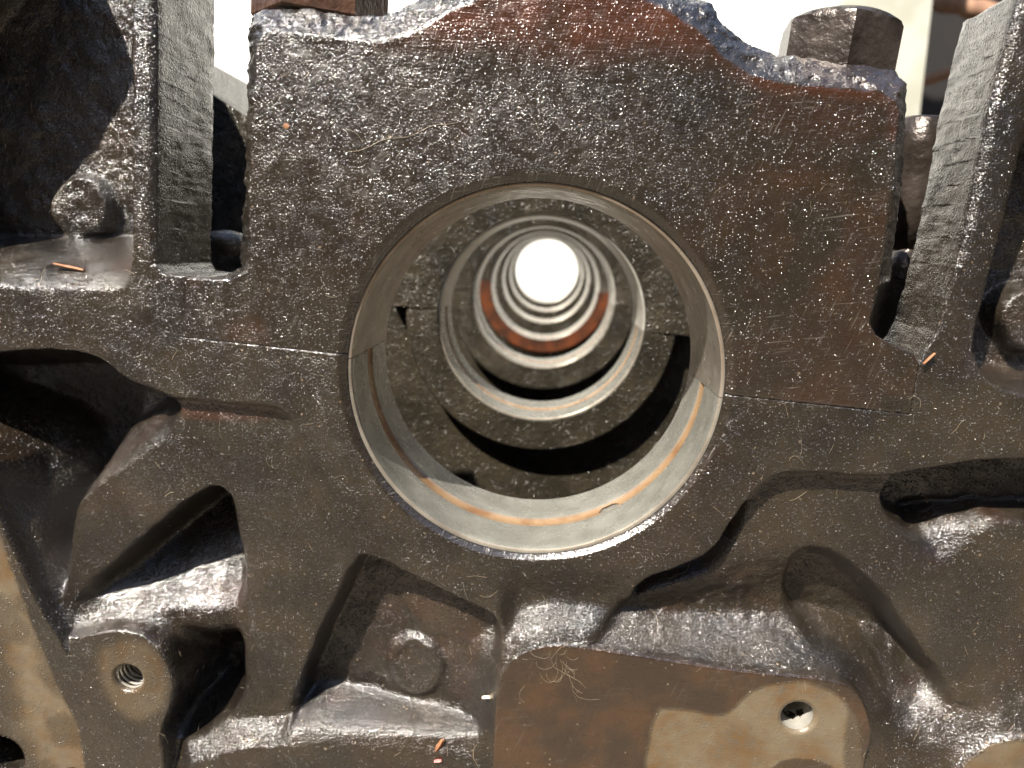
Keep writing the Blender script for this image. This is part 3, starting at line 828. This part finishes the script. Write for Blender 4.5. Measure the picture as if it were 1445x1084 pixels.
def addf(pts, r):
    V, Fc = fibre(pts, r); o = len(AV); AV.extend(V); AF.extend([tuple(o+i for i in q) for q in Fc])
def ok(px, py):
    x, z = P(px, py)
    if math.hypot(x, z) < .0375: return False
    if py < 130 and (px < 380 or px > 560): return False
    if py < 490 and (200 < px < 365 or px > 1225): return False
    return 5 < px < 1440 and 5 < py < 1080
cnt_ = 0
while cnt_ < 170:
    px, py = random.uniform(0, 1445), random.uniform(0, 1084)
    if not ok(px, py): continue
    pts = rand_fibre(px, py, random.choice([6, 8, 12, 16, 30]), random.uniform(-3.1, 3.1), random.gauss(0, .06))
    if all(ok(*q) for q in pts): addf(pts, random.uniform(.00001, .00002)); cnt_ += 1
li = link('lint', mesh('lint', AV, AF), M['lint'])
tag(li, 'fine pale hairs and fibres caught in the oil film all over the iron faces', 'lint', kind='stuff')
def lint_thing(pp, label, mat='lint', name='fibre', cat='fibre'):
    V, Fc = [], []
    for pts, r in pp:
        v, f_ = fibre(pts, r); o = len(V); V += v; Fc += [tuple(o+i for i in q) for q in f_]
    o = link(name, mesh(name, V, Fc), M[mat]); tag(o, label, cat); return o
random.seed(12)
lint_thing([(rand_fibre(775+random.uniform(0, 30), 915+random.uniform(0, 25), random.uniform(25, 60), random.uniform(.3, 1.9), random.gauss(0, .25)), .00002) for _ in range(11)]
   +[([(806, 905), (790, 915), (777, 930), (782, 942), (800, 952), (818, 962), (828, 972)], .000026), ([(808, 962), (808, 975), (816, 984), (830, 988), (846, 987)], .00002)],
   'tangle of pale hairs on the brown machined pad at the bottom', 'lint', 'hair_tangle', 'hair')
lint_thing([([(492+i*14, 214-i*4+3*math.sin(i*1.3)) for i in range(12)], .00003)], 'long pale fibre lying across the cap face left above the bore')
lint_thing([([(676, 1084), (668, 1070), (668, 1058), (673, 1050)], .00005)], 'white curled bristle at the lower edge left of the pad')
def chip(name, px, py, ln, wd, ang, mat, label, cat, lift=.0002, th=.0004):
    s = 7.8; d = surf(px, py)-lift; c = P3(px, py, d); l_, w_ = ln/s*MM/2, wd/s*MM/2
    V = []; Fc = []
    n = 7
    for k in range(n):
        t_ = k/(n-1)*2-1; ww = w_*(1-.35*t_*t_)*random.uniform(.8, 1.15)
        for (a_, b_) in ((-1, 0), (0, -1), (1, 0), (0, 1)):
            V.append((t_*l_, b_*th, a_*ww+random.uniform(-.1, .1)*w_))
    for k in range(n-1):
        for i in range(4): Fc.append((k*4+i, k*4+(i+1) % 4, (k+1)*4+(i+1) % 4, (k+1)*4+i))
    Fc += [(0, 1, 2, 3), (n*4-1, n*4-2, n*4-3, n*4-4)]
    o = link(name, mesh(name, V, Fc, False), M[mat]); o.location = c; o.rotation_euler = (0, math.radians(ang), 0)
    tag(o, label, cat); return o
chip('straw_chip', 690, 984, 22, 7, -6, 'straw', 'pale straw chip on the corner left of the brown machined pad', 'straw')
chip('rust_splinter', 97, 377, 46, 5, 12, 'rustbit', 'rusty brown splinter lying on the upper left ledge', 'splinter', .001)
chip('rust_flake', 1311, 506, 20, 4, -48, 'rustbit', 'orange flake standing in the bright corner right of the cap', 'flake', .0008)
chip('rust_flake', 620, 1052, 24, 9, -60, 'rustbit', 'orange brown rust flake on the bottom flange below the round plug', 'flake')
chip('red_speck', 618, 1074, 12, 7, -10, 'redbit', 'pinkish red paint speck under the rust flake on the bottom flange', 'paint speck')
chip('rust_flake', 404, 178, 8, 7, 20, 'rustbit', 'small orange speck on the cap face near its left edge', 'flake', .0001, .0001)
